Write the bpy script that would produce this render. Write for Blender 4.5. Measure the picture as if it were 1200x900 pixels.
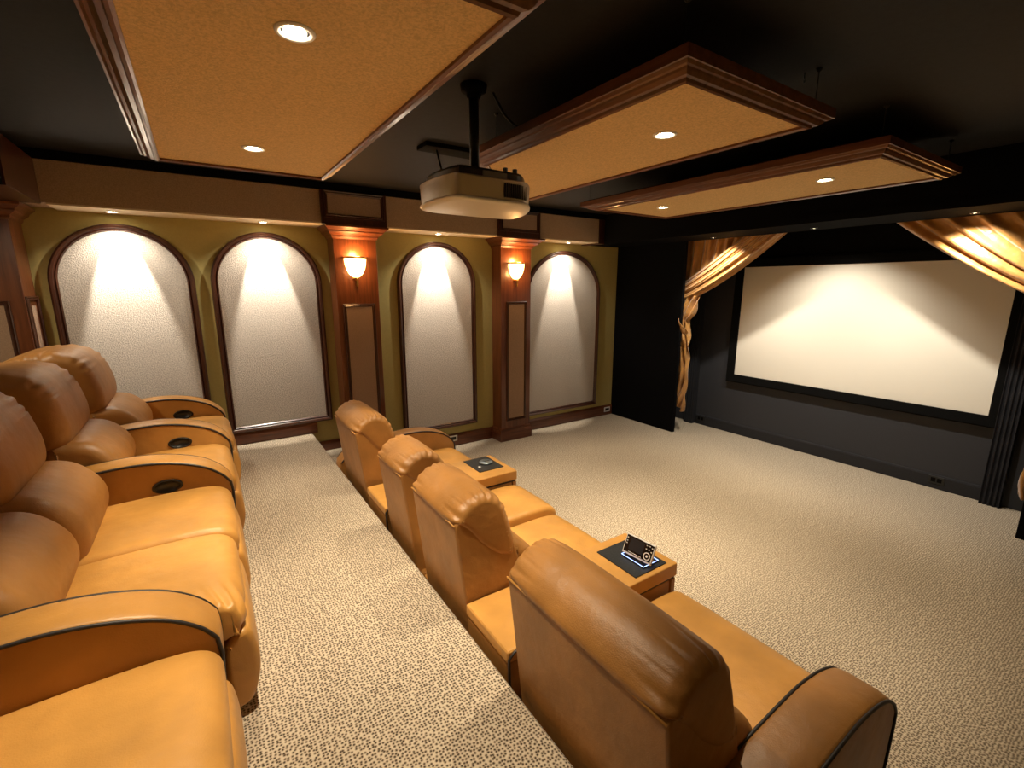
import bpy, bmesh, math, random
from mathutils import Vector, Matrix
for o in list(bpy.data.objects): bpy.data.objects.remove(o)
S = bpy.context.scene
COL = S.collection
PI = math.pi
R = math.radians

# ------------------------------------------------------------------ camera, world, exposure
YAW, PIT, ROL = R(56.427), R(11.840), R(0.054)
f = Vector((math.cos(PIT)*math.cos(YAW), math.cos(PIT)*math.sin(YAW), -math.sin(PIT)))
r = Vector((math.sin(YAW), -math.cos(YAW), 0)); u = r.cross(f)
r2 = math.cos(ROL)*r + math.sin(ROL)*u; u2 = -math.sin(ROL)*r + math.cos(ROL)*u
cd = bpy.data.cameras.new('camera'); cam = bpy.data.objects.new('camera', cd); COL.objects.link(cam)
cam.matrix_world = Matrix(((r2.x, u2.x, -f.x, 0), (r2.y, u2.y, -f.y, 0), (r2.z, u2.z, -f.z, 1.9), (0, 0, 0, 1)))
cd.sensor_width = 36; cd.lens = 544.0/1200*36; cd.clip_start = 0.02
S.camera = cam
S.view_settings.view_transform = 'Standard'; S.view_settings.look = 'None'
S.view_settings.gamma = 1; S.view_settings.use_curve_mapping = False
S.view_settings.exposure = 0.12
w = bpy.data.worlds.new('world'); S.world = w; w.use_nodes = True
w.node_tree.nodes['Background'].inputs[0].default_value = (1.0, 0.75, 0.5, 1)
w.node_tree.nodes['Background'].inputs[1].default_value = 0.0

WARM = (1.0, 0.83, 0.58); AMBER = (1.0, 0.5, 0.17)
P_PANEL = 148; P_ARCH = 150; P_ARCH_WASH = 30; P_HEAD = (84, 84, 84); P_SCONCE = 7; P_REAR = (34, 8)
COOL = (1.0, 0.90, 0.74)

# ------------------------------------------------------------------ materials
def mat(name, col=(.5, .5, .5), rough=.6, metal=0.0, spec=.5, sheen=0, coat=0, emit=None, es=1):
    m = bpy.data.materials.new(name); m.use_nodes = True
    b = m.node_tree.nodes['Principled BSDF']
    b.inputs['Base Color'].default_value = (*col, 1); b.inputs['Roughness'].default_value = rough
    b.inputs['Metallic'].default_value = metal; b.inputs['Specular IOR Level'].default_value = spec
    b.inputs['Sheen Weight'].default_value = sheen; b.inputs['Coat Weight'].default_value = coat
    if emit: b.inputs['Emission Color'].default_value = (*emit, 1); b.inputs['Emission Strength'].default_value = es
    return m
def nd(m, t, **kw):
    n = m.node_tree.nodes.new(t)
    for k, v in kw.items():
        if k.startswith('i_'): n.inputs[k[2:].replace('_', ' ')].default_value = v
        else: setattr(n, k, v)
    return n
def lk(m, a, b): m.node_tree.links.new(a, b)
def coords(m, scale=(1, 1, 1)):
    tc = nd(m, 'ShaderNodeTexCoord'); mp = nd(m, 'ShaderNodeMapping'); mp.inputs['Scale'].default_value = scale
    g = nd(m, 'ShaderNodeNewGeometry'); lk(m, g.outputs['Position'], mp.inputs['Vector']); return mp.outputs[0]
def ramp(m, src, stops):
    rp = nd(m, 'ShaderNodeValToRGB'); e = rp.color_ramp.elements
    while len(e) < len(stops): e.new(0.5)
    for el, (p, c) in zip(e, stops): el.position = p; el.color = (*c, 1) if len(c) == 3 else c
    lk(m, src, rp.inputs[0]); return rp.outputs[0]
def bump(m, src, strength, dist):
    b = nd(m, 'ShaderNodeBump'); b.inputs['Strength'].default_value = strength; b.inputs['Distance'].default_value = dist
    lk(m, src, b.inputs['Height']); lk(m, b.outputs[0], m.node_tree.nodes['Principled BSDF'].inputs['Normal'])
def bc(m, src): lk(m, src, m.node_tree.nodes['Principled BSDF'].inputs['Base Color'])
def noise(m, vec, scale, detail=3, rough=.5):
    n = nd(m, 'ShaderNodeTexNoise'); n.inputs['Scale'].default_value = scale; n.inputs['Detail'].default_value = detail
    n.inputs['Roughness'].default_value = rough; lk(m, vec, n.inputs['Vector']); return n.outputs['Fac']

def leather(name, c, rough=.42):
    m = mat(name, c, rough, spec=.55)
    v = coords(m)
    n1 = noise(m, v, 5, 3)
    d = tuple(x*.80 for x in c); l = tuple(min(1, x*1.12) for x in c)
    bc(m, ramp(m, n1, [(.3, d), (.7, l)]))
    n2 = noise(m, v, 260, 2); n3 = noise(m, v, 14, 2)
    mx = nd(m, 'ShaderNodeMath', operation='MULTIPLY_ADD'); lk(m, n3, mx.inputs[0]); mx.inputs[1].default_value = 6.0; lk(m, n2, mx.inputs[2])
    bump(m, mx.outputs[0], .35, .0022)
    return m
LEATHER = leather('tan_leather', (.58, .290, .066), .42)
LEATHER_SHADED = leather('tan_leather_shaded', (.37, .170, .042), .44)  # same tan leather, shade put into the colour of backs, pillows and bodies
LEATHER_HALF = leather('tan_leather_half_shaded', (.50, .245, .058), .40)  # same tan leather, side shade of the rear armrests mixed into its colour
CORD = mat('dark_cord', (.022, .017, .016), .5)
DARKPL = mat('black_plastic', (.012, .012, .012), .35)

def wood(name, c1, c2, axis='z', rough=.33):
    m = mat(name, c1, rough, coat=.25)
    sc = {'z': (38, 38, 2.2), 'x': (2.2, 38, 38), 'y': (38, 2.2, 38)}[axis]
    v = coords(m, sc)
    n = noise(m, v, 1.0, 5, .6)
    bc(m, ramp(m, n, [(.3, c1), (.72, c2)]))
    bump(m, n, .1, .001)
    return m
WOODZ = wood('cherry_wood', (.085, .022, .008), (.20, .062, .022), 'z')
WOODX = wood('cherry_wood_along', (.080, .021, .008), (.19, .058, .021), 'x')
WOODY = wood('cherry_wood_across', (.085, .022, .008), (.20, .062, .022), 'y')
WOODD = wood('dark_walnut', (.030, .009, .005), (.080, .024, .011), 'z')
WOODM = wood('panel_moulding_wood', (.10, .032, .012), (.22, .082, .032), 'y', .4)

def carpet():
    m = mat('berber_carpet', (.6, .48, .3), .95, spec=.15, sheen=.2)
    v = coords(m)
    vo = nd(m, 'ShaderNodeTexVoronoi', voronoi_dimensions='2D'); vo.inputs['Scale'].default_value = 86; vo.inputs['Randomness'].default_value = .55; lk(m, v, vo.inputs['Vector'])
    n = noise(m, v, 55, 3, .6); n2 = noise(m, v, 28, 4, .7); n3 = noise(m, v, 240, 2)
    a = nd(m, 'ShaderNodeMath', operation='MULTIPLY_ADD'); lk(m, n, a.inputs[0]); a.inputs[1].default_value = -.16; lk(m, vo.outputs['Distance'], a.inputs[2])
    a1 = nd(m, 'ShaderNodeMath', operation='MULTIPLY_ADD'); lk(m, n2, a1.inputs[0]); a1.inputs[1].default_value = -.22; lk(m, a.outputs[0], a1.inputs[2])
    a2 = nd(m, 'ShaderNodeMath', operation='MULTIPLY_ADD'); lk(m, n3, a2.inputs[0]); a2.inputs[1].default_value = .30; lk(m, a1.outputs[0], a2.inputs[2])
    bc(m, ramp(m, a2.outputs[0], [(.08, (.050, .034, .021)), (.20, (.20, .15, .10)), (.32, (.44, .36, .27)), (.52, (.64, .55, .425))]))
    bump(m, a2.outputs[0], .8, .005)
    return m
CARPET = carpet()

def fabric(name, c, scale, strength, rough=.9, speck=.75, dist=.004, spec=.2):
    m = mat(name, c, rough, spec=spec)
    v = coords(m); n = noise(m, v, scale, 4, .65)
    bc(m, ramp(m, n, [(.36, tuple(x*speck for x in c)), (.6, c)]))
    bump(m, n, strength, dist)
    return m
ARCHFAB = fabric('nubby_arch_fabric', (.66, .59, .52), 110, 1.0, speck=.62, dist=.012)
PANELFAB = fabric('tan_ceiling_fabric', (.80, .56, .27), 120, .8)
SOFFAB = fabric('soffit_fabric', (.50, .36, .25), 150, .4)
INSFAB = fabric('pilaster_fabric', (.42, .29, .21), 150, .4)
KHAKI = fabric('olive_paint', (.46, .39, .15), 60, .1, .8, .94)
CREAM = mat('cream_paint', (.75, .62, .42), .7)
BLACKC = fabric('charcoal_ceiling', (.017, .0165, .016), 30, .08, .72, .8)
BLACKW = fabric('black_wall_paint', (.0048, .005, .006), 30, .06, .85, .85, spec=.04)
GREYW = fabric('charcoal_wall', (.042, .044, .052), 200, .15, .5, .9)
GREYB = fabric('charcoal_baseboard', (.026, .027, .032), 60, .05, .35, .9)
SCREEN = mat('screen_cloth', (.84, .80, .71), .9, spec=.1)
VELVET = mat('black_felt', (.004, .004, .004), .95, spec=.1)
def satin():
    m = mat('gold_satin', (.62, .31, .07), .38, spec=.6, sheen=.6)
    v = coords(m, (1, 1, 1)); n = noise(m, v, 9, 4)
    bc(m, ramp(m, n, [(.3, (.36, .155, .028)), (.7, (.58, .29, .065))]))
    bump(m, noise(m, v, 22, 4), .5, .012)
    return m
SATIN = satin()
SILVER = mat('silver_shell', (.58, .52, .46), .36, metal=.85)
PALE = mat('pale_shell', (.80, .76, .66), .35)
BRASS = mat('brass', (.55, .33, .10), .3, metal=1)
WHITE = mat('white_plastic', (.88, .88, .88), .35)
GREYPL = mat('grey_plate', (.20, .19, .17), .4)
BULB = mat('lamp_bulb', (1, .9, .7), .5, emit=(1, .82, .55), es=60)
SBULB = mat('small_lamp_bulb', (1, .9, .7), .5, emit=(1, .85, .6), es=6)
GLASS = mat('frosted_glass', (.9, .7, .4), .5, emit=(1, .62, .22), es=9)
LED = mat('blue_led', (.2, .3, 1), .5, emit=(.35, .5, 1), es=3)
GRANITE = fabric('dark_inlay', (.035, .038, .042), 160, .1, .35, .6)
STEEL = mat('blue_grey_metal', (.22, .27, .31), .35, metal=.7)
GLASSBLK = mat('black_gloss', (.006, .006, .008), .12)

# ------------------------------------------------------------------ object helpers
def obj(name, bm, m, parent=None, smooth=False):
    me = bpy.data.meshes.new(name)
    bmesh.ops.recalc_face_normals(bm, faces=bm.faces)
    bm.to_mesh(me); bm.free()
    o = bpy.data.objects.new(name, me); COL.objects.link(o)
    if m: me.materials.append(m)
    if smooth:
        for p in me.polygons: p.use_smooth = True
    if parent: o.parent = parent; o.matrix_parent_inverse = Matrix.Translation(-parent.location) if parent.type == 'EMPTY' else Matrix.Identity(4)
    return o
def sub(name, bm, m, part, smooth=False):           # part of a part: everything is in world coordinates
    o = obj(name, bm, m, None, smooth); o.parent = part
    o.matrix_parent_inverse = part.matrix_parent_inverse.inverted() if False else Matrix.Identity(4)
    return o
def thing(name, label, cat, loc, group=None):
    o = bpy.data.objects.new(name, None); COL.objects.link(o); o.location = loc; o.empty_display_size = .1
    o['label'] = label; o['category'] = cat
    if group: o['group'] = group
    return o
def tag(o, label, cat, group=None):
    o['label'] = label; o['category'] = cat
    if group: o['group'] = group
    return o
def struct(name, bm, m, smooth=False):
    o = obj(name, bm, m, None, smooth); o['kind'] = 'structure'; return o
def box(bm, x0, x1, y0, y1, z0, z1, bev=0):
    g = bmesh.ops.create_cube(bm, size=1)
    vs = g['verts']
    for v in vs: v.co = Vector((x0+(v.co.x+.5)*(x1-x0), y0+(v.co.y+.5)*(y1-y0), z0+(v.co.z+.5)*(z1-z0)))
    if bev:
        es = list({e for v in vs for e in v.link_edges})
        bmesh.ops.bevel(bm, geom=es, offset=bev, segments=3, affect='EDGES', profile=.6)
    return bm
def B(*a, bev=0): return box(bmesh.new(), *a, bev=bev)
def rings(bm, rs, closed=True, cap=True):
    R_ = [[bm.verts.new(p) for p in ring] for ring in rs]
    n = len(R_[0])
    for a, b in zip(R_, R_[1:]):
        for i in range(n if closed else n-1):
            j = (i+1) % n
            bm.faces.new((a[i], a[j], b[j], b[i]))
    if cap and closed:
        bm.faces.new(R_[0]); bm.faces.new(list(reversed(R_[-1])))
    return R_
def lathe(bm, prof, c, n=24, axis='z', a0=0, a1=2*PI):
    full = abs(a1-a0-2*PI) < 1e-6
    rs = []
    for (rad, h) in prof:
        ring = []
        for i in range(n if full else n+1):
            a = a0+(a1-a0)*i/n
            p = (rad*math.cos(a), rad*math.sin(a), h)
            if axis == 'x': p = (h, p[0], p[1])
            if axis == 'y': p = (p[0], h, p[1])
            ring.append(Vector(c)+Vector(p))
        rs.append(ring)
    rings(bm, rs, closed=full, cap=full)
    return bm
def tube(bm, pts, rad, n=8):
    pts = [Vector(p) for p in pts]; rs = []
    up = None
    for i, p in enumerate(pts):
        t = (pts[min(i+1, len(pts)-1)]-pts[max(i-1, 0)]).normalized()
        if up is None: up = t.orthogonal().normalized()
        up = (up - t*up.dot(t)).normalized(); s = t.cross(up)
        rs.append([p+rad*(math.cos(2*PI*k/n)*up+math.sin(2*PI*k/n)*s) for k in range(n)])
    rings(bm, rs); return bm
def catmull(pts, n, closed=False):
    out = []; L = len(pts); seg = L if closed else L-1
    for i in range(seg):
        g = lambda k: Vector(pts[k % L]) if closed else Vector(pts[max(0, min(L-1, k))])
        p0, p1, p2, p3 = g(i-1), g(i), g(i+1), g(i+2)
        for k in range(n):
            t = k/n
            out.append(.5*((2*p1)+(-p0+p2)*t+(2*p0-5*p1+4*p2-p3)*t*t+(-p0+3*p1-3*p2+p3)*t**3))
    if not closed: out.append(Vector(pts[-1]))
    return out
def resample(pts, n, closed=True):
    P = [Vector(p) for p in pts]+([Vector(pts[0])] if closed else [])
    L = [0]
    for a, b in zip(P, P[1:]): L.append(L[-1]+(b-a).length)
    out = []; j = 0
    for k in range(n):
        s = L[-1]*k/(n if closed else n-1)
        while j < len(L)-2 and L[j+1] < s: j += 1
        t = (s-L[j])/max(1e-9, L[j+1]-L[j]); out.append(P[j].lerp(P[j+1], min(1, t)))
    return out
def area2(P): return sum(P[i].x*P[(i+1) % len(P)].y-P[(i+1) % len(P)].x*P[i].y for i in range(len(P)))/2
def normals2(P):
    n = len(P); out = []
    for i in range(n):
        t = (P[(i+1) % n]-P[i-1]); t = t.normalized() if t.length > 1e-9 else Vector((1, 0))
        out.append(Vector((t.y, -t.x)))
    return out
def puffy(prof, y0, y1, rr=.05, crown=.012, ns=22, n=80, smoothp=True, pleats=None, ins=1.0):
    """closed x-z profile swept along y with rounded, slightly crowned ends"""
    P = [Vector(p) for p in prof]
    if smoothp: P = catmull(P, 8, True)
    P = resample(P, n)
    if area2(P) < 0: P.reverse()
    N = normals2(P)                                     # outward for counter-clockwise
    W = y1-y0; ys = []
    for k in range(9): a = k/8*PI/2; ys.append((rr*(1-math.cos(a)), rr*ins*(1-math.sin(a))))
    m = ns
    mid = [(rr+(W-2*rr)*k/m, 0) for k in range(1, m)]
    ys = ys+mid+[(W-a, b) for a, b in reversed(ys)]
    rs = []
    for (yy, dd) in ys:
        s = yy/W; cr = crown*(1-(2*s-1)**4)
        ring = []
        for i, (p, q) in enumerate(zip(P, N)):
            off = cr-dd
            if pleats:
                e = min(yy, W-yy)
                off += pleats(p, e, i/n, yy)
            ring.append(Vector((p.x+q.x*off, y0+yy, p.y+q.y*off)))
        rs.append(ring)
    bm = bmesh.new(); Rv = rings(bm, rs, cap=False)
    for ring in (Rv[0], Rv[-1]):
        bm.faces.new(ring) if ring is Rv[0] else bm.faces.new(list(reversed(ring)))
    ng = [fc for fc in bm.faces if len(fc.verts) > 4]
    bmesh.ops.triangulate(bm, faces=ng)
    return bm
def mould(path, closed, prof, to3):
    """sweep profile (offset outward, height) along a 2-D path with mitres"""
    P = [Vector(p) for p in path]; n = len(P); rs = []
    for i, p in enumerate(P):
        if closed or 0 < i < n-1:
            a = (p-P[i-1]).normalized(); b = (P[(i+1) % n]-p).normalized()
        elif i == 0: a = b = (P[1]-p).normalized()
        else: a = b = (p-P[-2]).normalized()
        na = Vector((a.y, -a.x)); nb = Vector((b.y, -b.x)); m = (na+nb)
        m = m/max(.2, (m.length**2)/2)
        rs.append([to3(p.x+m.x*o, p.y+m.y*o, h) for (o, h) in prof])
    bm = bmesh.new()
    Rv = [[bm.verts.new(q) for q in ring] for ring in rs]; k = len(prof)
    for i in range(n if closed else n-1):
        a, b = Rv[i], Rv[(i+1) % n]
        for j in range(k):
            bm.faces.new((a[j], a[(j+1) % k], b[(j+1) % k], b[j]))
    if not closed: bm.faces.new(Rv[0]); bm.faces.new(list(reversed(Rv[-1])))
    return bm
def bevmod(o, wd=.004, seg=2):
    m = o.modifiers.new('bevel', 'BEVEL'); m.width = wd; m.segments = seg; m.limit_method = 'ANGLE'; return o
def spot(name, loc, target, power, size, blend, rad, col=WARM):
    l = bpy.data.lights.new(name, 'SPOT'); l.energy = power; l.spot_size = R(size); l.spot_blend = blend
    l.shadow_soft_size = rad; l.color = col
    o = bpy.data.objects.new(name, l); COL.objects.link(o); o.location = loc
    o.rotation_euler = (Vector(target)-Vector(loc)).to_track_quat('-Z', 'Y').to_euler(); return o

# ------------------------------------------------------------------ room shell
YA, YF, ZS, ZC = 4.893, 4.565, 2.450, 2.80          # arch wall, soffit face, soffit bottom, ceiling
XW, YW, XF = 5.061, 3.765, 5.714                    # wing wall, its free edge, front wall
ZP, XP = .44, .815                                  # raised platform
XB, YR = -1.5, -.55
struct('floor', B(XB-.1, XF+.1, YR-.1, YA+.1, -.1, 0), CARPET)
bm = bmesh.new()
pp = [(XB, 0.001), (XP-.008, 0.001), (XP-.008, ZP-.05)] + [(XP-.025+.025*math.cos(a), ZP-.025+.025*math.sin(a)) for a in [k/6*PI/2 for k in range(7)]] + [(XB, ZP)]
rings(bm, [[Vector((x, y, z)) for x, z in pp] for y in (YR+.001, YA-.001)])
struct('floor_platform', bm, CARPET)
struct('trim_step', B(XP+.001, 1.15, 4.12, YA-.002, .001, .235, bev=.012), CARPET)
struct('ceiling', B(XB-.1, XF+.1, YR-.1, YA+.1, ZC, ZC+.1), BLACKC)
struct('wall_left', B(XB-.1, XF+.1, YA, YA+.1, 0, ZC), KHAKI)
struct('wall_right', B(XB-.1, XF+.1, YR-.1, YR, 0, ZC), KHAKI)
struct('wall_back', B(XB-.1, XB, YR, YA, 0, ZC), KHAKI)
struct('wall_front', B(XF, XF+.1, YR, YA, 0, ZC), GREYW)
struct('wall_wing_left', B(XW, XW+.05, YW, YA, 0, ZC), BLACKW)
struct('wall_wing_right', B(XW, XW+.05, YR, 4.34-YW, 0, ZC), BLACKW)
# soffit over the arches
struct('ceiling_soffit', B(-1.40, 4.363, YF, YA, ZS+.012, ZC-.001), SOFFAB)
struct('trim_soffit_underside', B(-.80, 4.363, YF, YA, ZS, ZS+.0115), CREAM)
struct('trim_soffit_end', B(4.3635, 4.455, YF-.012, YA, ZS-.012, ZC-.001), WOODD)
struct('trim_ceiling_edge', B(-1.40, 4.455, YF-.03, YF-.001, 2.738, ZC-.002), BLACKW)
struct('wall_header', B(4.458, XW+.045, YR, YA-.001, 2.445, ZC-.001), BLACKW)
struct('trim_header', B(4.450, 4.4575, YR, YF-.014, 2.437, 2.50), BLACKW)
# baseboards
def bboard(name, x0, x1, z0, z1, y=YA, m=WOODX):
    prof = [(0, z0), (-.018, z0), (-.018, z1-.03), (-.012, z1-.012), (-.008, z1), (0, z1)]
    bm = bmesh.new(); rings(bm, [[Vector((x, y-.0005+dy, z)) for dy, z in prof] for x in (x0, x1)])
    return struct(name, bm, m)
bboard('baseboard_left', 1.151, XW, .001, .150)
bboard('baseboard_platform', -1.0, XP+.045, ZP+.001, .556)
bboard('baseboard_step', XP+.05, 1.15, .236, .335)
prof = [(0, .001), (-.016, .001), (-.016, .118), (-.010, .134), (0, .138)]
bm = bmesh.new(); rings(bm, [[Vector((XF-.0005+d, y, z)) for d, z in prof] for y in (.915, 3.86)])
struct('baseboard_front', bm, GREYB)
# fluted columns at both ends of the screen wall
def column(name, y0, y1):
    bm = bmesh.new(); pts = [(XF-.0005, y0), (XF-.085, y0)]
    nf = 4; wd = (y1-y0)
    for k in range(nf):
        a = y0+wd*(k+.12)/nf; b = y0+wd*(k+.88)/nf
        pts += [(XF-.085, a)]+[(XF-.085+.016*math.sin(PI*t/6), a+(b-a)*t/6) for t in range(1, 6)]+[(XF-.085, b)]
    pts += [(XF-.085, y1), (XF-.0005, y1)]
    rings(bm, [[Vector((x, y, z)) for x, y in pts] for z in (.001, ZC-.001)])
    return struct(name, bm, GREYB)
column('trim_column_right', .775, .905)
column('trim_column_left', 3.87, 4.0)

# ------------------------------------------------------------------ arched wall panels
FR = [(-.058, 0), (-.058, .018), (-.048, .030), (-.040, .022), (-.030, .036), (-.016, .042), (-.004, .036), (0, .022), (0, 0)]
def arch(xc, hw, zb, zs, za, label):
    t = thing('arched_panel', label, 'wall panel', (xc, YA, zb), 'arched fabric panels along the olive wall')
    path = [(xc-hw, zb), (xc+hw, zb)] + [(xc+hw*math.cos(a), zs+(za-zs)*math.sin(a)) for a in [PI*k/40 for k in range(41)]]
    obj('frame', mould(path, True, FR, lambda x, z, h: Vector((x, YA-.0005-h, z))), WOODD, t)
    ins = .052
    path2 = [(xc-hw+ins, zb+ins), (xc+hw-ins, zb+ins)] + [(xc+(hw-ins)*math.cos(a), zs+(za-zs-ins)*math.sin(a)) for a in [PI*k/40 for k in range(41)]]
    bm = bmesh.new(); rings(bm, [[Vector((x, y, z)) for x, z in path2] for y in (YA-.001, YA-.020)])
    obj('fabric_infill', bm, ARCHFAB, t)
arch(-.468, .458, .557, 1.925, 2.378, 'arched fabric panel behind the raised recliners, leftmost of four on the olive wall')
arch(.556, .456, .557, 1.925, 2.378, 'arched fabric panel ending just above the raised platform, left of the first sconce')
arch(2.243, .472, .246, 1.925, 2.380, 'tall arched fabric panel between the two pilasters with glowing sconces')
arch(4.075, .640, .203, 1.780, 2.360, 'widest arched fabric panel, beside the black wing wall')

# ------------------------------------------------------------------ pilasters
def stack(bm, levels):
    """levels: (x0,x1,y0,z) rectangles against the wall, lofted upward"""
    rings(bm, [[Vector((x0, YA-.001, z)), Vector((x0, y0, z)), Vector((x1, y0, z)), Vector((x1, YA-.001, z))] for x0, x1, y0, z in levels])
    return bm
FR2 = [(-.030, 0), (-.030, .008), (-.022, .016), (-.014, .010), (-.006, .016), (0, .010), (0, 0)]
def pilaster(x0, x1, yf, z0, label, bx0, bx1, px0, px1, pz0, pz1, base=True):
    t = thing('pilaster', label, 'pilaster', ((x0+x1)/2, yf, z0), 'wooden pilasters along the olive wall')
    obj('shaft', B(x0, x1, yf, YA-.001, z0+.001, 2.40, bev=.004), WOODZ, t)
    e = .018
    obj('base', stack(bmesh.new(), [(x0-e-.004, x1+e+.004, yf-e-.004, z0+.0005), (x0-e-.004, x1+e+.004, yf-e-.004, z0+.10), (x0-e, x1+e, yf-e, z0+.115),
        (x0-e, x1+e, yf-e, z0+.125), (x0-.010, x1+.010, yf-.010, z0+.138), (x0-.012, x1+.012, yf-.012, z0+.15), (x0-.002, x1+.002, yf-.002, z0+.165)]), WOODX, t)
    q = [(.002, 2.338), (.012, 2.350), (.016, 2.362), (.016, 2.368), (.040, 2.385), (.052, 2.398), (.052, 2.405), (.074, 2.422), (.086, 2.432), (.086, ZS-.001)]
    bw = (bx1-bx0)/2; bxc = (bx0+bx1)/2; sw = (x1-x0)/2; sxc = (x0+x1)/2
    lv = []
    for d, z in q:
        s = d/.086; lv.append((sxc-sw-d+(bx0-(sxc-sw-.086))*s*.0, sxc+sw+d, yf-d*(yf-(YF-.045))/.086*1.0, z))
    obj('capital', stack(bmesh.new(), lv), WOODX, t)
    yb = YF-.032
    obj('frieze_block', B(bx0, bx1, yb, YF-.0305 if False else YF-.0005, ZS+.0005, 2.737, bev=.003), WOODD, t)
    bi = .055
    rp = [(bx0+bi, ZS+.085), (bx1-bi, ZS+.085), (bx1-bi, 2.70), (bx0+bi, 2.70)]
    obj('frieze_moulding', mould(rp, True, [(-.002, 0), (-.002, .006), (.010, .016), (.018, .008), (.028, .014), (.034, 0)], lambda x, z, h: Vector((x, yb-.0005-h, z))), WOODD, t)
    obj('frieze_fabric', B(bx0+bi, bx1-bi, yb-.004, yb-.0002, ZS+.085, 2.70), INSFAB, t)
    rp = [(px0, pz0), (px1, pz0), (px1, pz1), (px0, pz1)]
    obj('panel_moulding', mould(rp, True, FR2, lambda x, z, h: Vector((x, yf-.0005-h, z))), WOODD, t)
    obj('panel_fabric', B(px0+.026, px1-.026, yf-.006, yf-.0002, pz0+.026, pz1-.026), INSFAB, t)
    return t
pilaster(1.096, 1.500, 4.660, 0, 'cherry wood pilaster with sconce, behind the farthest front-row recliner', .985, 1.575, 1.145, 1.452, .33, 1.735)
pilaster(2.956, 3.385, 4.690, 0, 'cherry wood pilaster with sconce, standing on the carpet beyond the front row', 2.83, 3.405, 3.030, 3.318, .255, 1.725)
t = pilaster(-1.405, -1.009, 4.600, ZP, 'cherry wood pilaster cut by the left edge of the photo, no sconce', -1.40, -.823, -1.42, -1.085, .80, 1.80)
rp = [(4.86, .80), (4.64, .80), (4.64, 1.80), (4.86, 1.80)]
obj('side_moulding', mould(rp, True, [(a*-1, b) for a, b in FR2][::-1] if False else FR2, lambda y, z, h: Vector((-1.009+.0005+h, y, z))), WOODD, t)
obj('side_fabric', B(-1.0088, -1.003, 4.70, 4.80, .84, 1.76), INSFAB, t)
# rear return of the soffit with its wooden corner block
struct('trim_rear_soffit', B(-1.45, -.823, 3.85, YF-.034, ZS+.0005, 2.737), WOODD)
struct('ceiling_rear_soffit', B(-1.45, -.835, YR, 3.849, ZS+.0005, ZC-.001), BLACKW)

# ------------------------------------------------------------------ sconces
def sconce(xc, yf, label):
    t = thing('wall_sconce', label, 'sconce', (xc, yf, 1.92), 'bowl sconces on the pilasters')
    bm = bmesh.new()
    prof = [(.02, 2.005), (.045, 2.012), (.075, 2.035), (.098, 2.07), (.112, 2.11), (.118, 2.15), (.118, 2.165), (.108, 2.165), (.10, 2.11), (.06, 2.035), (.02, 2.02)]
    lathe(bm, [(a*.86, 2.16+(b-2.16)*1.12) for a, b in prof], (xc, yf-.004, 0), 24, 'z', PI, 2*PI)
    obj('glass_bowl', bm, GLASS, t, True)
    bm = bmesh.new(); lathe(bm, [(.105, 2.160), (.110, 2.165), (.110, 2.174), (.102, 2.178), (.098, 2.172), (.098, 2.160), (.105, 2.160)], (xc, yf-.003, 0), 24, 'z', PI, 2*PI)
    obj('rim_band', bm, BRASS, t, True)
    bm = bmesh.new(); lathe(bm, [(.002, 1.900), (.008, 1.905), (.011, 1.925), (.007, 1.935), (.012, 1.94), (.007, 1.95), (.018, 1.965), (.026, 1.982), (.004, 1.986)], (xc, yf-.036, 0), 16)
    obj('finial', bm, BRASS, t, True)
    obj('back_plate', B(xc-.035, xc+.035, yf-.006, yf-.0005, 1.97, 2.16, bev=.002), BRASS, t)
    for dy, dz, e in ((.075, 2.19, P_SCONCE), (.14, 2.05, P_SCONCE*.5)):
        l = bpy.data.lights.new('sconce_glow', 'POINT'); l.energy = e; l.color = AMBER; l.shadow_soft_size = .04
        o = bpy.data.objects.new('sconce_glow', l); COL.objects.link(o); o.location = (xc, yf-dy, dz)
sconce(1.285, 4.660, 'glowing amber bowl sconce nearer the raised recliners')
sconce(3.160, 4.690, 'glowing amber bowl sconce nearer the black wing wall')

# ------------------------------------------------------------------ soffit spotlights above the arches
def can_light(name, x, y, z, rad, label, group, cat, bulb=BULB):
    t = thing(name, label, cat, (x, y, z), group)
    bm = bmesh.new(); lathe(bm, [(rad*.62, -.0005), (rad*.66, -.004), (rad*.95, -.006), (rad, -.0005)], (x, y, z), 24)
    bm2 = bmesh.new(); lathe(bm2, [(rad*.70, -.0006), (rad*.72, -.005), (rad*.92, -.007), (rad, -.003), (rad, -.0006), (rad*.70, -.0006)], (x, y, z), 24); bm.free()
    obj('trim_ring', bm2, WHITE if bulb is not SBULB else DARKPL, t, True)
    bm = bmesh.new(); lathe(bm, [(.001, -.001), (rad*.55, -.001), (rad*.55, -.0035), (.001, -.0065)], (x, y, z), 20)
    obj('lamp', bm, bulb, t, True)
    return t
for x, lab in ((-.475, 'small lit spotlight in the soffit above the leftmost arch'), (.540, 'small lit spotlight in the soffit above the second arch from the left'),
               (2.200, 'small lit spotlight in the soffit between the two sconce pilasters'), (4.00, 'small lit spotlight in the soffit above the arch beside the black wing')):
    can_light('soffit_spotlight', x, 4.735, ZS, .040, lab, 'spotlights in the soffit underside', 'spotlight')
    spot('soffit_beam', (x, 4.75, ZS-.015), (x, 4.75+.325, ZS-1.015), P_ARCH, 46, .38, .008, COOL)
    spot('soffit_spill', (x, 4.68, ZS-.015), (x, 4.80, ZS-.95), P_ARCH_WASH, 125, .7, .012, COOL)

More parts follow.
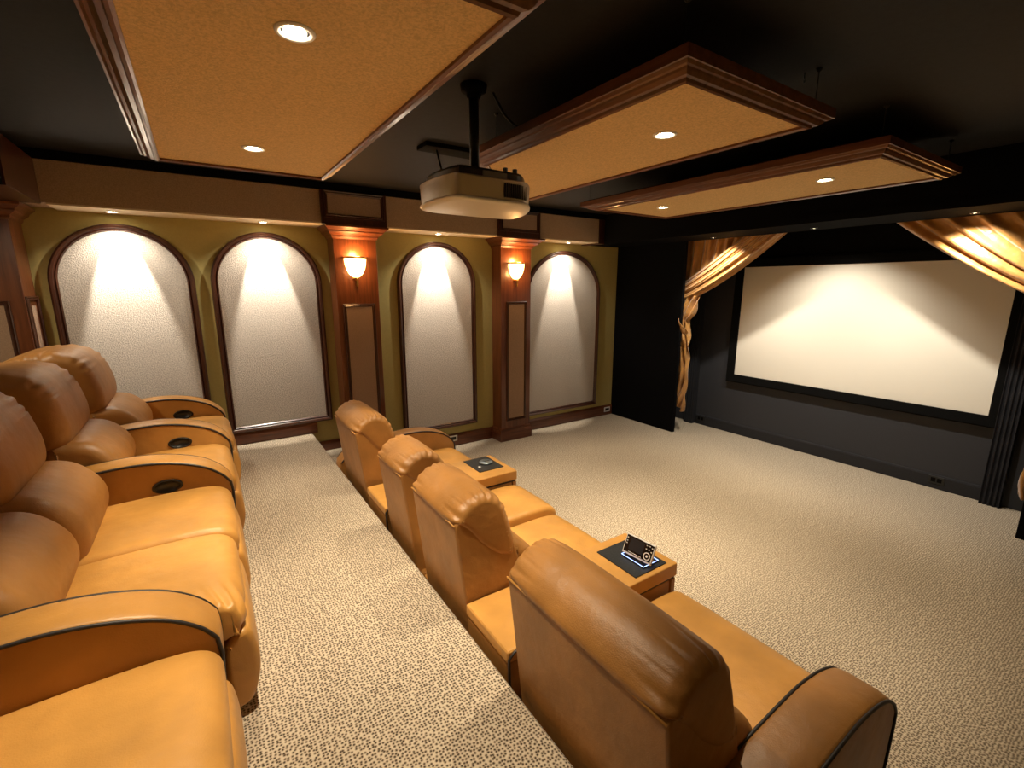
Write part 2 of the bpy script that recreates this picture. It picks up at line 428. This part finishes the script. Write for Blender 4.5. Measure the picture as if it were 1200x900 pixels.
for yy, lab in ((3.40, 'spotlight in the rear soffit behind the raised recliners, nearer the arches'), (1.70, 'spotlight in the rear soffit behind the raised recliners, nearer the right wall')):
    can_light('rear_spotlight', -1.16, yy, ZS, .040, lab, 'spotlights behind the raised recliners', 'spotlight')
    spot('rear_beam', (-1.16, yy, ZS-.015), (-1.02 if yy > 3 else -.95, yy+.75 if yy > 3 else yy, 1.0), P_REAR[0] if yy > 3 else P_REAR[1], 120, .9, .03)

# ------------------------------------------------------------------ suspended ceiling panels
def ceiling_panel(x0, x1, y0, y1, ox0, ox1, oy0, oy1, label, clip=None):
    t = thing('ceiling_panel', label, 'ceiling panel', ((x0+x1)/2, (y0+y1)/2, 2.56), 'fabric panels hung below the black ceiling')
    inner = [(x0, y0), (x1, y0), (x1, y1), (x0, y1)]; outer = [(ox0, oy0), (ox1, oy0), (ox1, oy1), (ox0, oy1)]
    if clip:                                            # corner beside the projector is cut off at an angle
        (ix, iy), (jx, jy) = clip
        inner = inner[:3]+[(ix, y1), (x0, iy)]; outer = outer[:3]+[(jx, oy1), (ox0, jy)]
    bm = bmesh.new(); rings(bm, [[Vector((x, y, z)) for x, y in inner] for z in (2.562, 2.600)])
    obj('fabric_panel', bm, PANELFAB, t)
    # stepped moulding, s from inner lower lip (0) to outer top (1)
    st = [(0, 2.552), (.10, 2.547), (.22, 2.552), (.28, 2.562), (.46, 2.566), (.60, 2.578), (.66, 2.586), (.78, 2.590), (.90, 2.600), (1.0, 2.602), (1.0, 2.640), (0, 2.640)]
    bm = bmesh.new(); Rv = []; n = len(inner)
    for s, z in st: Rv.append([bm.verts.new((a[0]+(b[0]-a[0])*s, a[1]+(b[1]-a[1])*s, z)) for a, b in zip(inner, outer)])
    for i in range(len(Rv)):
        a, b = Rv[i], Rv[(i+1) % len(Rv)]
        for k in range(n): bm.faces.new((a[k], a[(k+1) % n], b[(k+1) % n], b[k]))
    obj('moulding', bm, WOODM, t)
    cx, cy = (ox0+ox1)/2, (oy0+oy1)/2
    bm = bmesh.new(); rings(bm, [[Vector((cx+(x-cx)*.96, cy+(y-cy)*.98, z)) for x, y in outer] for z in (2.6405, 2.652)])
    obj('backing_board', bm, BLACKW, t)
    for wx, wy in ((ox0+.06, oy0+.06), (ox1-.06, oy0+.06), ((ox0+.06, oy1-.06) if not clip else (ox0+.08, 2.30)), (ox1-.06, oy1-.06)):
        bm = tube(bmesh.new(), [(wx, wy, 2.652), (wx, wy, ZC-.008)], .0022, 6)
        lathe(bm, [(.004, ZC-.014), (.012, ZC-.006), (.012, ZC-.0005)], (wx, wy, 0), 10)
        obj('hanging_wire', bm, DARKPL, t)
    return t
ceiling_panel(-.090, .715, 1.095, 3.215, -.178, .808, 1.035, 3.40, 'largest looking hung ceiling panel, above the raised recliners')
ceiling_panel(1.405, 2.190, 1.092, 3.170, 1.345, 2.345, 1.045, 3.36, 'middle hung ceiling panel, to the right of the projector', ((2.10, 2.36), (2.14, 2.44)))
ceiling_panel(2.992, 3.865, 1.100, 3.125, 2.955, 4.10, 1.050, 3.345, 'hung ceiling panel nearest the black header and the screen')
for (x, y, lab) in ((.292, 1.482, 'nearer downlight in the ceiling panel above the raised recliners'), (.305, 2.746, 'farther downlight in the ceiling panel above the raised recliners'),
                    (1.804, 1.494, 'right-hand downlight in the middle ceiling panel'), (1.79, 2.70, 'left-hand downlight in the middle ceiling panel, behind the projector'),
                    (3.375, 1.516, 'right-hand downlight in the ceiling panel nearest the screen'), (3.369, 2.761, 'left-hand downlight in the ceiling panel nearest the screen')):
    can_light('downlight', x, y, 2.562, .052, lab, 'downlights in the ceiling panels', 'downlight')
    spot('downlight_beam', (x, y, 2.545), (x, y, 0), P_PANEL, 78, .7, .03)

# header spotlights over the curtain and screen
for (y, p, tx, ty, lab) in ((3.29, P_HEAD[0], 5.75, 3.15, 'tiny spotlight under the black header above the left curtain'), (2.244, P_HEAD[1], 5.75, 2.2, 'tiny spotlight under the black header between the curtains'),
                        (1.135, P_HEAD[2], 5.75, 1.25, 'tiny spotlight under the black header above the right curtain')):
    can_light('header_spotlight', 4.90, y, 2.445, .030, lab, 'spotlights under the black header', 'spotlight', SBULB)
    spot('header_beam', (4.90, y, 2.43), (tx, ty, .55), p, 104, .85, .018, COOL)

# ------------------------------------------------------------------ screen
t = thing('projection_screen', 'wide white projection screen in a black frame on the charcoal wall', 'screen', (XF-.05, 2.15, .8))
sx, sy0, sy1, sz0, sz1 = 5.685, .965, 3.345, .788, 2.138
obj('screen_surface', B(sx, sx+.01, sy0, sy1, sz0, sz1), SCREEN, t)
obj('frame', mould([(sy0, sz0), (sy1, sz0), (sy1, sz1), (sy0, sz1)], True, [(-.002, -.02), (-.002, .012), (.004, .016), (.088, .024), (.098, .018), (.098, -.02)],
    lambda y, z, h: Vector((sx-h, y, z))), VELVET, t)
# upper recess drape: matte black field above the screen
struct('trim_screen_wall_top', B(XF-.012, XF-.0005, .915, 3.86, 2.24, ZC-.001), VELVET)

# ------------------------------------------------------------------ curtains
def curtain(mirror, label):
    my = (lambda y: 4.34-y) if mirror else (lambda y: y)
    t = thing('curtain', label, 'curtain', (5.22, my(3.75), .28), 'gold satin stage curtains')
    def sheet(name, U, V, fn, thick):
        bm = bmesh.new(); g = []
        for i in range(U+1): g.append([bm.verts.new(fn(i/U, j/V)) for j in range(V+1)])
        for i in range(U):
            for j in range(V): bm.faces.new((g[i][j], g[i+1][j], g[i+1][j+1], g[i][j+1]))
        o = obj(name, bm, SATIN, t, True); m = o.modifiers.new('thickness', 'SOLIDIFY'); m.thickness = thick
    def bez(P0, P1, P2, P3, v):
        a = 1-v; return P0*a**3+P1*3*a*a*v+P2*3*a*v*v+P3*v**3
    def hang(uu, v):                                    # pleats hanging from the track, drawn in behind the swept band
        yt = 3.955-1.20*uu
        zend = 1.86+(3.90-yt)*.58; 
        P0 = Vector((0, yt, 2.53)); P3 = Vector((0, yt+.03+.10*uu, zend-.03))
        p = bez(P0, P0.lerp(P3, .4)+Vector((0, -.01, 0)), P0.lerp(P3, .8)+Vector((0, -.02, 0)), P3, v)
        f1 = math.sin(uu*2*PI*9+1.2*math.sin(uu*11)); f2 = math.sin(uu*2*PI*19+2+1.5*v)
        x = 5.255+(.030+.008*math.sin(uu*14))*f1*(1-.25*v)+.010*f2
        return (x, my(p.y+.008*f2), p.z)
    sheet('hanging_pleats', 170, 24, hang, .004)
    def band(uu, v):                                    # the leading edge swept across to the tie
        yt = (3.55-1.02*uu) if mirror else (3.00-.47*uu)
        P0 = Vector((0, yt, 2.545)); P3 = Vector((0, 3.965-.15*uu**3, 1.885-.175*uu))
        p = bez(P0, P0.lerp(P3, .33)+Vector((0, -.02-.02*uu, -.00-.045*uu)), P0.lerp(P3, .70)+Vector((0, -.03-.03*uu, -.015-.075*uu)), P3, v)
        env = math.sin(PI*min(1, max(0, uu)))
        fo = (1.5 if mirror else 1)*math.sin(uu*2*PI*(6 if mirror else 4.5)+1.2*math.sin(uu*6)+1.6*v)+.5*math.sin(uu*2*PI*10+3-2.2*v)
        x = 5.195-.055*env**.6+.013*fo*(1-.25*v)+.02*math.sin(PI*v)*uu
        return (x, my(p.y), p.z+.005*fo)
    sheet('swept_band', 90, 50, band, .004)
    # gathered tail below the tie
    bm = bmesh.new(); g = []; U, V = 90, 90
    for i in range(U+1):
        uu = i/U; row = []
        for j in range(V+1):
            v = j/V; z = 1.80-1.50*v
            yl = 3.955; yr = 3.60+.07*min(1, v/.16) if v < .16 else (3.67+.07*min(1, (v-.16)/.05) if v < .21 else 3.74-.035*min(1, (v-.21)/.2))
            yy = yl+(yr-yl)*uu
            zz = math.sin(uu*2*PI*4.5+5*math.sin(v*7)+v*3)
            cr = math.sin(v*31+uu*7)*math.sin(uu*9+v*5)
            x = 5.215-.03*math.sin(PI*uu)+.024*zz+.018*cr*(0.4+v)
            row.append(bm.verts.new((x, my(yy+.006*cr), z+.03*math.sin(uu*11+1.5)*(1 if v > .9 else .3))))
        g.append(row)
    for i in range(U):
        for j in range(V): bm.faces.new((g[i][j], g[i+1][j], g[i+1][j+1], g[i][j+1]))
    o = obj('tail', bm, SATIN, t, True); m = o.modifiers.new('thickness', 'SOLIDIFY'); m.thickness = .005
    # looped fold hanging from the tie
    bm = bmesh.new(); g = []
    for i in range(25):
        uu = i/24; row = []
        for j in range(25):
            v = j/24; y = 3.94-.26*uu*(.35+.65*v); z = 1.66-.30*v-.12*uu*(1-v)*.3-.05*uu*v
            if v > .75: z += .02*math.sin(uu*14)
            x = 5.13-.045*math.sin(PI*v)*(.4+uu)+.018*math.sin(uu*13+v*9)
            row.append(bm.verts.new((x, my(y), z)))
        g.append(row)
    for i in range(24):
        for j in range(24): bm.faces.new((g[i][j], g[i+1][j], g[i+1][j+1], g[i][j+1]))
    o = obj('folded_flap', bm, SATIN, t, True); m = o.modifiers.new('thickness', 'SOLIDIFY'); m.thickness = .005
    bm = bmesh.new(); tube(bm, [(5.20+.07*math.cos(a), my(3.87+.085*math.sin(a)), 1.755-.02*math.sin(a)) for a in [2*PI*k/20 for k in range(21)]], .014, 8)
    obj('tieback', bm, SATIN, t, True)
curtain(False, 'gold curtain swept aside behind the black wing, left of the screen')
curtain(True, 'gold curtain swept toward the right edge of the photo, over the screen corner')

# ------------------------------------------------------------------ recliners
def offx(pts, x0, z0): return [(x+x0, z+z0) for x, z in pts]
ARM_TOP = [(-1.03, .47), (-.97, .525), (-.86, .565), (-.70, .597), (-.56, .612), (-.45, .620), (-.34, .620), (-.22, .600), (-.11, .560), (-.035, .505), (.004, .452)]
def armrest(t, x0, z0, ya, yb, cup=True, cupside=-1):
    top = catmull([Vector(p) for p in ARM_TOP], 5)
    path = [Vector((x0+p.x, z0+p.y)) for p in top]
    prof = path+[Vector((x0+.006, z0+.40)), Vector((x0-.012, z0+.08)), Vector((x0-.03, z0+.05)), Vector((x0-1.02, z0+.05)), Vector((x0-1.035, z0+.08)), Vector((x0-1.04, z0+.42))]
    bm = puffy(prof, ya, yb, .012, .010, 6, 150, False)
    a = obj('armrest', bm, LEATHER_HALF if z0 > 0 else LEATHER_SHADED, t, True)
    for ye in (ya+.004, yb-.004):
        sgn = -1 if ye < (ya+yb)/2 else 1
        pts = [(p.x, ye+sgn*.004, p.y-.002) for p in path]+[(x0+.010, ye+sgn*.004, z0+.40), (x0+.004, ye+sgn*.004, z0+.25), (x0-.010, ye+sgn*.004, z0+.10)]
        c = tube(bmesh.new(), pts, .0058, 8)
        co = obj('piping', c, CORD, None, True); co.parent = a; co.matrix_parent_inverse = Matrix.Identity(4); co['_fix'] = 1
    if cup:
        yc = ya-.0005 if cupside < 0 else yb+.0005
        bm = bmesh.new(); s = cupside
        cx, cz = x0-.262, z0+.490
        rs = []
        for (rad, h) in ((.056, 0), (.056, .006), (.050, .009), (.045, .006), (.043, -.002), (.02, -.001)):
            rs.append([Vector((cx+rad*1.12*math.cos(q), yc+s*h, cz+rad*.62*math.sin(q))) for q in [2*PI*k/28 for k in range(28)]])
        rings(bm, rs)
        co = obj('cup_holder', bm, DARKPL, None, True); co.parent = a; co['_fix'] = 1
    return a
def pleat_fn(zlo, amp=.0052, reach=.125, freq=23):
    def fn(p, e, s, yy):
        if p.y < zlo: return 0
        k = max(0, 1-e/(reach*(.55+.95*abs(math.sin(s*43+math.sin(s*97))))))**1.3
        return amp*k*(math.sin(s*2*PI*freq+1.6*math.sin(s*31))+.5*math.sin(s*2*PI*freq*.53+2)-.4)*min(1, e/.02)
    return fn
def recliner(x0, z0, y0, y1, by0, by1, label, group, arms=(), seat_z=.44, front_row=False, adx=-.022, pucker=False):
    t = thing('recliner', label, 'recliner', (x0-.5, (y0+y1)/2, z0), group)
    yc = (y0+y1)/2
    # base, skirt
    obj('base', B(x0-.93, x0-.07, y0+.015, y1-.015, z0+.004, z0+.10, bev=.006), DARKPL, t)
    obj('body', B(x0-.97, x0-.075, y0+.003, y1-.003, z0+.10, z0+.30, bev=.012), LEATHER_SHADED, t)
    sz = seat_z
    seat = offx([(-.70, sz-.02), (-.50, sz+.004), (-.28, sz+.012), (-.12, sz+.010), (-.045, sz-.002), (-.004, sz-.030), (.010, sz-.075), (-.004, sz-.125), (-.03, sz-.14), (-.25, sz-.145), (-.50, sz-.145), (-.70, sz-.14), (-.72, sz-.08)], x0, z0)
    pf = None
    if pucker:
        def pf(p, e, s, yy):
            k = max(0, 1-yy/.16)*max(0, min(1, (p.x-(x0-.16))/.10))
            return -.009*k*(1+math.sin(p.x*160+yy*60))*min(1, yy/.02)
    obj('seat_cushion', puffy(seat, y0+.002, y1-.002, .028, .006, 30 if pucker else 22, 200 if pucker else 80, True, pf), LEATHER, t, True)
    foot = offx([(-.055, sz-.150), (-.030, sz-.128), (.000, sz-.122), (.022, sz-.150), (.034, .215), (.030, .15), (.012, .08), (-.012, .045), (-.05, .04), (-.065, .08), (-.068, .20), (-.065, sz-.16)], x0, z0)
    obj('footrest', puffy(foot, y0+.006, y1-.006, .022, .004), LEATHER, t, True)
    if front_row:
        shell = offx([(-.965, .06), (-1.058, .885), (-1.050, .905), (-.97, .93), (-.85, .90), (-.76, .75), (-.70, .55), (-.66, .32), (-.70, .06)], x0, z0)
        obj('back_shell', puffy(shell, by0, by1, .012, .0, 6, 120, False), LEATHER_SHADED, t, True)
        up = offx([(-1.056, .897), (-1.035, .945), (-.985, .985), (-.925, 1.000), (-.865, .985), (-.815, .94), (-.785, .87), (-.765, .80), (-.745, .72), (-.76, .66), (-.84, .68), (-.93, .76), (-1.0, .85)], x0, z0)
        b = obj('upper_pillow', puffy(up, by0-.008, by1+.008, .045, .010, 26, 230, True, pleat_fn(z0+.86), .8), LEATHER_SHADED, t, True)
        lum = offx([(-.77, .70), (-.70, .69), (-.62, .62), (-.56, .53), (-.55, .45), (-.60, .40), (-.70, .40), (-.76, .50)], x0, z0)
        obj('lumbar_pillow', puffy(lum, by0+.01, by1-.01, .05, .012, 16, 70), LEATHER_SHADED, t, True)
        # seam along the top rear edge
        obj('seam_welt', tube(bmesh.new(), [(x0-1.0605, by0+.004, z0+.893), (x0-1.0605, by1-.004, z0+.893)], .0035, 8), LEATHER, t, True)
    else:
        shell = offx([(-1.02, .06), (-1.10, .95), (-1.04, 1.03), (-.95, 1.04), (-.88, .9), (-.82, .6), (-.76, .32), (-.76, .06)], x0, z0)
        obj('back_shell', puffy(shell, by0, by1, .012, .0, 6, 100, False), LEATHER_SHADED, t, True)
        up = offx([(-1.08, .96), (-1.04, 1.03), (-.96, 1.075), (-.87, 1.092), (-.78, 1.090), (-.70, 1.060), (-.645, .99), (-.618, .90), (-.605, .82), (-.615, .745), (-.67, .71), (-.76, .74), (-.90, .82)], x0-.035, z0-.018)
        obj('upper_pillow', puffy(up, by0, by1, .060, .008, 30, 220, True, pleat_fn(z0+.95, .0050, .20, 21), .9), LEATHER_SHADED, t, True)
        lum = offx([(-.68, .73), (-.60, .735), (-.52, .715), (-.455, .655), (-.420, .580), (-.425, .500), (-.470, .430), (-.56, .40), (-.68, .42), (-.73, .55)], x0-.048, z0-.012)
        obj('lumbar_pillow', puffy(lum, by0+.004, by1-.004, .055, .006, 24, 180, True, None, .9), LEATHER_SHADED, t, True)
    for (ya, yb) in arms: armrest(t, x0+(0 if front_row else adx), z0, ya, yb, cup=(not front_row and ya > 2))
    return t
RG = 'tan leather recliners of the raised rear row'
recliner(.082, ZP, 3.655, 4.285, 3.665, 4.275, 'tan recliner of the raised row nearest the olive arched wall', RG, [(4.290, 4.440), (3.500, 3.650)], .45)
recliner(.050, ZP, 2.889, 3.495, 2.90, 3.485, 'tan recliner of the raised row, second from the arched wall', RG, [(2.734, 2.884)], .45)
recliner(.018, ZP, 2.176, 2.729, 2.18, 2.725, 'tan recliner of the raised row, third from the arched wall, bright seat edge', RG, [], .45)
recliner(.003, ZP, 1.617, 2.170, 1.62, 2.168, 'tan recliner of the raised row with puckered front corner behind the nearest armrest', RG, [(1.463, 1.612)], .45, False, -.074, True)
recliner(-.070, ZP, .76, 1.458, .77, 1.45, 'tan recliner of the raised row nearest the camera, seat cushion at bottom left', RG, [(.60, .755)], .45)
FG = 'tan leather recliners of the front row'
recliner(1.86, 0, 3.165, 3.790, 3.178, 3.775, 'tan front-row recliner nearest the olive wall, seen from behind', FG, [(3.80, 3.95)], .42, True)
recliner(1.86, 0, 2.252, 2.705, 2.29, 2.690, 'tan front-row recliner just behind the console with the round dial', FG, [], .45, True)
recliner(1.86, 0, 1.655, 2.246, 1.648, 2.137, 'tan front-row recliner just beyond the console with the remote dock', FG, [], .41, True)
recliner(1.86, 0, .560, 1.275, .544, 1.238, 'large tan front-row recliner back nearest the camera, bottom centre', FG, [(.385, .552)], .42, True)

def console(y0, y1, label, sh=0):
    t = thing('console_table', label, 'console', (1.35, (y0+y1)/2, 0), 'leather consoles between front-row recliners')
    obj('body', B(.845, 1.825, y0+.006, y1-.006, .004, .455, bev=.014), LEATHER_SHADED, t)
    obj('rear_block', B(.840, 1.30, y0, y1, .456, .512, bev=.014), LEATHER, t)
    obj('top_lid', B(1.302, 1.860, y0-.004, y1+.004, .468, .540, bev=.008), LEATHER, t)
    obj('shadow_gap', B(1.302, 1.852, y0+.004, y1-.004, .4555, .4675), CORD, t)
    obj('front_post', B(1.8255, 1.856, y0, y1, .02, .455, bev=.004), LEATHER_SHADED, t)
    obj('rear_piping', tube(bmesh.new(), [(.86, y0-.003, .05), (.845, y0-.003, .48), (.87, y0-.003, .505), (1.0, y0-.003, .512)], .006, 8), CORD, t, True)
    return t
t = console(2.735, 3.125, 'leather console with dark inlay and round dial, nearer the olive wall')
obj('inlay_plate', B(1.600, 1.812, 2.845, 3.11, .5402, .5455, bev=.002), GRANITE, t)
bm = bmesh.new(); lathe(bm, [(.002, .5456), (.052, .5456), (.054, .552), (.050, .557), (.002, .558)], (1.735, 2.985, 0), 32)
d = obj('dial', bm, STEEL, t, True)
obj('dial_pointer', B(1.705, 1.765, 2.982, 2.988, .5582, .5595), DARKPL, t)
obj('plate_mark', B(1.640, 1.660, 2.925, 2.945, .5456, .5462), WHITE, t)
t = console(1.295, 1.640, 'leather console carrying the remote control dock, nearer the camera')
obj('inlay_plate', B(1.583, 1.808, 1.318, 1.583, .5402, .5455, bev=.002), GRANITE, t)
# charging dock on the inlay
dk = thing('charging_dock', 'blue-lit charging dock under the white remote on the leather console', 'dock', (1.72, 1.42, .5458))
obj('tray', B(1.665, 1.780, 1.343, 1.492, .5458, .553, bev=.003), DARKPL, dk)
obj('lit_rim', mould([(1.670, 1.348), (1.775, 1.348), (1.775, 1.487), (1.670, 1.487)], True, [(.001, 0), (.001, .002), (.003, .002), (.003, 0)], lambda x, y, h: Vector((x, y, .5532+h))), LED, dk)
obj('cradle', B(1.70, 1.735, 1.36, 1.475, .5532, .562, bev=.003), WHITE, dk)
# remote leaning back on the dock, face toward the seats
rm = thing('remote_control', 'white remote with dark screen leaning on the blue-lit dock', 'remote', (1.70, 1.41, .563))
Lr, Hr = .168, .098
O = Vector((1.672, 1.492, .566)); ex = Vector((.10, -1, 0)).normalized(); ez = Vector((.42, .04, .90)).normalized(); en = ex.cross(ez).normalized()
if en.x > 0: en = -en
def rbox(a0, a1, b0, b1, c0, c1, bev=0):
    bm = B(a0, a1, b0, b1, c0, c1, bev=bev)
    for v in bm.verts: v.co = O+ex*v.co.x+ez*v.co.y+en*v.co.z
    return bm
obj('housing', rbox(0, Lr, 0, Hr, -.014, 0, bev=.003), WHITE, rm)
obj('face_plate', rbox(.005, Lr-.005, .010, Hr-.005, .0002, .0012), GLASSBLK, rm)
obj('display', rbox(.030, .112, .026, Hr-.012, .0014, .0020), mat('display_glass', (.02, .025, .035), .1), rm)
def ringm(cx, cy, r0, r1, z0=.0014, z1=.0028):
    bm = bmesh.new(); n = 28; rs = []
    for (rad, h) in ((r0, z0), (r0, z1), (r1, z1), (r1, z0)):
        rs.append([O+ex*(cx+rad*math.cos(2*PI*k/n))+ez*(cy+rad*math.sin(2*PI*k/n))+en*h for k in range(n)])
    rs.append(rs[0]); rings(bm, rs, cap=False); return bm
obj('wheel_ring', ringm(.138, .033, .0145, .019), WHITE, rm)
bm = bmesh.new(); rings(bm, [[O+ex*(.138+.006*math.cos(2*PI*k/16))+ez*(.033+.006*math.sin(2*PI*k/16))+en*h for k in range(16)] for h in (.0014, .003)])
obj('wheel_button', bm, WHITE, rm)
for (a, b) in ((.125, .066), (.141, .066), (.156, .060), (.125, .082), (.141, .084), (.156, .080), (.012, .080), (.013, .064), (.014, .052)):
    obj('button', rbox(a-.0032, a+.0032, b-.0025, b+.0025, .0014, .0026), WHITE, rm)
obj('status_bar', rbox(.035, .110, .014, .0165, .0014, .002), WHITE, rm)

# ------------------------------------------------------------------ projector
px, py = 1.155, 1.985
t = thing('projector', 'silver projector hanging from the black ceiling pole between the panels', 'projector', (1.155, 2.0, 2.24))
def rr_outline(x0, x1, y0, y1, rb, rf, n=10, bulge=.05):
    """rounded plan outline with a bowed rear end at x0"""
    pts = []
    def arcp(cx, cy, rad, a0, a1): 
        for k in range(n+1):
            a = a0+(a1-a0)*k/n; pts.append((cx+rad*math.cos(a), cy+rad*math.sin(a)))
    arcp(x1-rf, y0+rf, rf, -PI/2, 0); arcp(x1-rf, y1-rf, rf, 0, PI/2)
    arcp(x0+rb, y1-rb, rb, PI/2, PI)
    for k in range(1, 12):
        s = k/12; yy = y1-rb+(y0-y1+2*rb)*s; pts.append((x0-bulge*math.sin(PI*s), yy))
    arcp(x0+rb, y0+rb, rb*.25+.0, PI, PI) if False else None
    pts.append((x0, y0+.02)); pts.append((x0+.006, y0+.006)); pts.append((x0+.02, y0))
    return pts
X0, X1, Y0, Y1 = .915, 1.275, 1.765, 2.165
ol = [(p.x, p.y) for p in resample(catmull([Vector(p) for p in [(1.20, 1.762), (1.255, 1.775), (1.33, 1.86), (1.39, 1.97), (1.425, 2.10), (1.40, 2.15), (1.25, 2.165), (1.05, 2.165), (.935, 2.150), (.888, 2.09), (.872, 2.00), (.876, 1.90), (.886, 1.82)]], 6)[0:-1]+[Vector((.890, 1.80)), Vector((.901, 1.766)), Vector((.925, 1.757))], 90)]
def scaled(ol, sx_, sy_, cx=1.14, cy=1.98, dx=0): return [(cx+(x-cx)*sx_+dx, cy+(y-cy)*sy_) for x, y in ol]
bm = bmesh.new()
rings(bm, [[Vector((x, y, z)) for x, y in scaled(ol, s, s)] for s, z in ((.975, 2.262), (.985, 2.268), (1.0, 2.330), (1.006, 2.338), (1.006, 2.343), (.99, 2.345))])
obj('silver_shell', bm, SILVER, t, True)
bm = bmesh.new(); rings(bm, [[Vector((x, y, z)) for x, y in scaled(ol, s, s)] for s, z in ((.90, 2.243), (.985, 2.247), (1.012, 2.253), (1.012, 2.258), (.985, 2.2605))])
obj('lower_tray', bm, PALE, t, True)
bm = bmesh.new(); rings(bm, [[Vector((x, y, z)) for x, y in scaled(ol, s, s)] for s, z in ((.90, 2.3455), (.90, 2.372), (.87, 2.382), (.55, 2.390))])
obj('black_top', bm, DARKPL, t)
for k in range(12):
    x = 1.130+k*.0105
    obj('vent_slat', B(x, x+.0042, 1.755+.35*max(0, x-1.20), 1.775, 2.272, 2.328), DARKPL, t)
obj('rating_label', B(X0+.12, X0+.235, 1.772, 1.782, 2.348, 2.370), GREYPL, t)
for kx in (X0+.26, X0+.31):
    bm = bmesh.new(); lathe(bm, [(.004, 2.385), (.011, 2.386), (.011, 2.405), (.004, 2.407)], (kx, Y0+.06, 0), 12); obj('adjuster_knob', bm, DARKPL, t)
mt = thing('projector_mount', 'black ceiling pole and plate holding up the silver projector', 'mount', (1.155, 2.06, ZC))
bm = bmesh.new(); lathe(bm, [(.022, 2.43), (.022, ZC-.03)], (1.155, 2.06, 0), 20); obj('pole', bm, DARKPL, mt, True)
bm = bmesh.new(); lathe(bm, [(.026, ZC-.055), (.032, ZC-.05), (.034, ZC-.032), (.058, ZC-.026), (.062, ZC-.0005)], (1.155, 2.06, 0), 24); obj('ceiling_flange', bm, BLACKW, mt, True)
obj('mounting_plate', B(1.06, 1.235, 1.96, 2.13, 2.400, 2.418, bev=.003), DARKPL, mt)
bm = bmesh.new(); lathe(bm, [(.04, 2.4185), (.04, 2.43), (.028, 2.445), (.022, 2.446)], (1.155, 2.06, 0), 20); obj('collar', bm, DARKPL, mt)
for sx_ in (1.075, 1.22):
    obj('bracket_arm', B(sx_-.008, sx_+.008, 1.90, 2.15, 2.3925, 2.3998), DARKPL, mt)
# cables
cb = obj('panel_cable', tube(bmesh.new(), catmull([Vector(p) for p in [(1.27, 2.08, 2.799), (1.29, 2.07, 2.76), (1.32, 2.05, 2.70), (1.38, 2.04, 2.662), (1.46, 2.05, 2.659)]], 8), .0055, 8), DARKPL, None, True)
tag(cb, 'black cable drooping from the ceiling onto the middle hung panel', 'cable')
cb = obj('power_cable', tube(bmesh.new(), catmull([Vector(p) for p in [(1.40, 3.00, 2.771), (1.36, 2.85, 2.62), (1.25, 2.55, 2.48), (1.12, 2.32, 2.425), (1.06, 2.20, 2.405), (1.05, 2.12, 2.398)]], 8), .006, 8), DARKPL, None, True)
tag(cb, 'thin black lead running from the ceiling slot to the projector rear', 'cable')
v = obj('ceiling_slot', B(1.30, 1.86, 2.94, 3.09, 2.772, 2.7995, bev=.004), VELVET); tag(v, 'long black slot box on the ceiling behind the projector pole', 'ceiling box')
hk = 0
for x, y, lab in ((2.28, 1.16, 'small bright ceiling hook above the middle hung panel corner'), (3.82, 1.42, 'small bright ceiling hook above the panel nearest the screen')):
    bm = tube(bmesh.new(), [(x, y, ZC-.0005), (x, y, ZC-.02), (x+.008, y, ZC-.028), (x, y, ZC-.036)], .003, 6)
    tag(obj('ceiling_hook', bm, STEEL), lab, 'hook', 'hooks on the black ceiling')

# ------------------------------------------------------------------ outlets
def outlet(kind, a, z, label, dark=False):
    t = thing('wall_outlet', label, 'outlet', (a, YA-.02, z) if kind == 'left' else (XF-.018, a, z), 'outlets in the baseboards')
    pm = DARKPL if dark else WHITE; fm = VELVET if dark else DARKPL
    if kind == 'left':
        y = YA-.0190
        obj('cover_plate', B(a-.06, a+.06, y-.005, y, z-.036, z+.036, bev=.002), pm, t)
        obj('socket', B(a-.040, a+.040, y-.0065, y-.0051, z-.020, z+.020, bev=.0005), fm, t)
    else:
        x = XF-.0168
        obj('cover_plate', B(x-.005, x, a-.06, a+.06, z-.036, z+.036, bev=.002), pm, t)
        obj('socket', B(x-.0075, x-.0051, a-.040, a-.006, z-.02, z+.02, bev=.0008), fm, t)
        obj('socket', B(x-.0075, x-.0051, a+.006, a+.040, z-.02, z+.02, bev=.0008), fm, t)
outlet('left', 2.375, .098, 'white outlet in the wooden baseboard beneath the tall arch between sconces')
outlet('left', 4.96, .085, 'white outlet in the wooden baseboard right beside the black wing')
outlet('front', 3.778, .088, 'black outlet in the charcoal baseboard near the left curtain tail', True)
outlet('front', 1.223, .088, 'black outlet in the charcoal baseboard below the screen right end', True)

# sub-parts were modelled in world space: undo their parent's offset
bpy.context.view_layer.update()
for o in bpy.data.objects:
    if '_fix' in o:
        o.matrix_parent_inverse = o.parent.matrix_world.inverted(); del o['_fix']
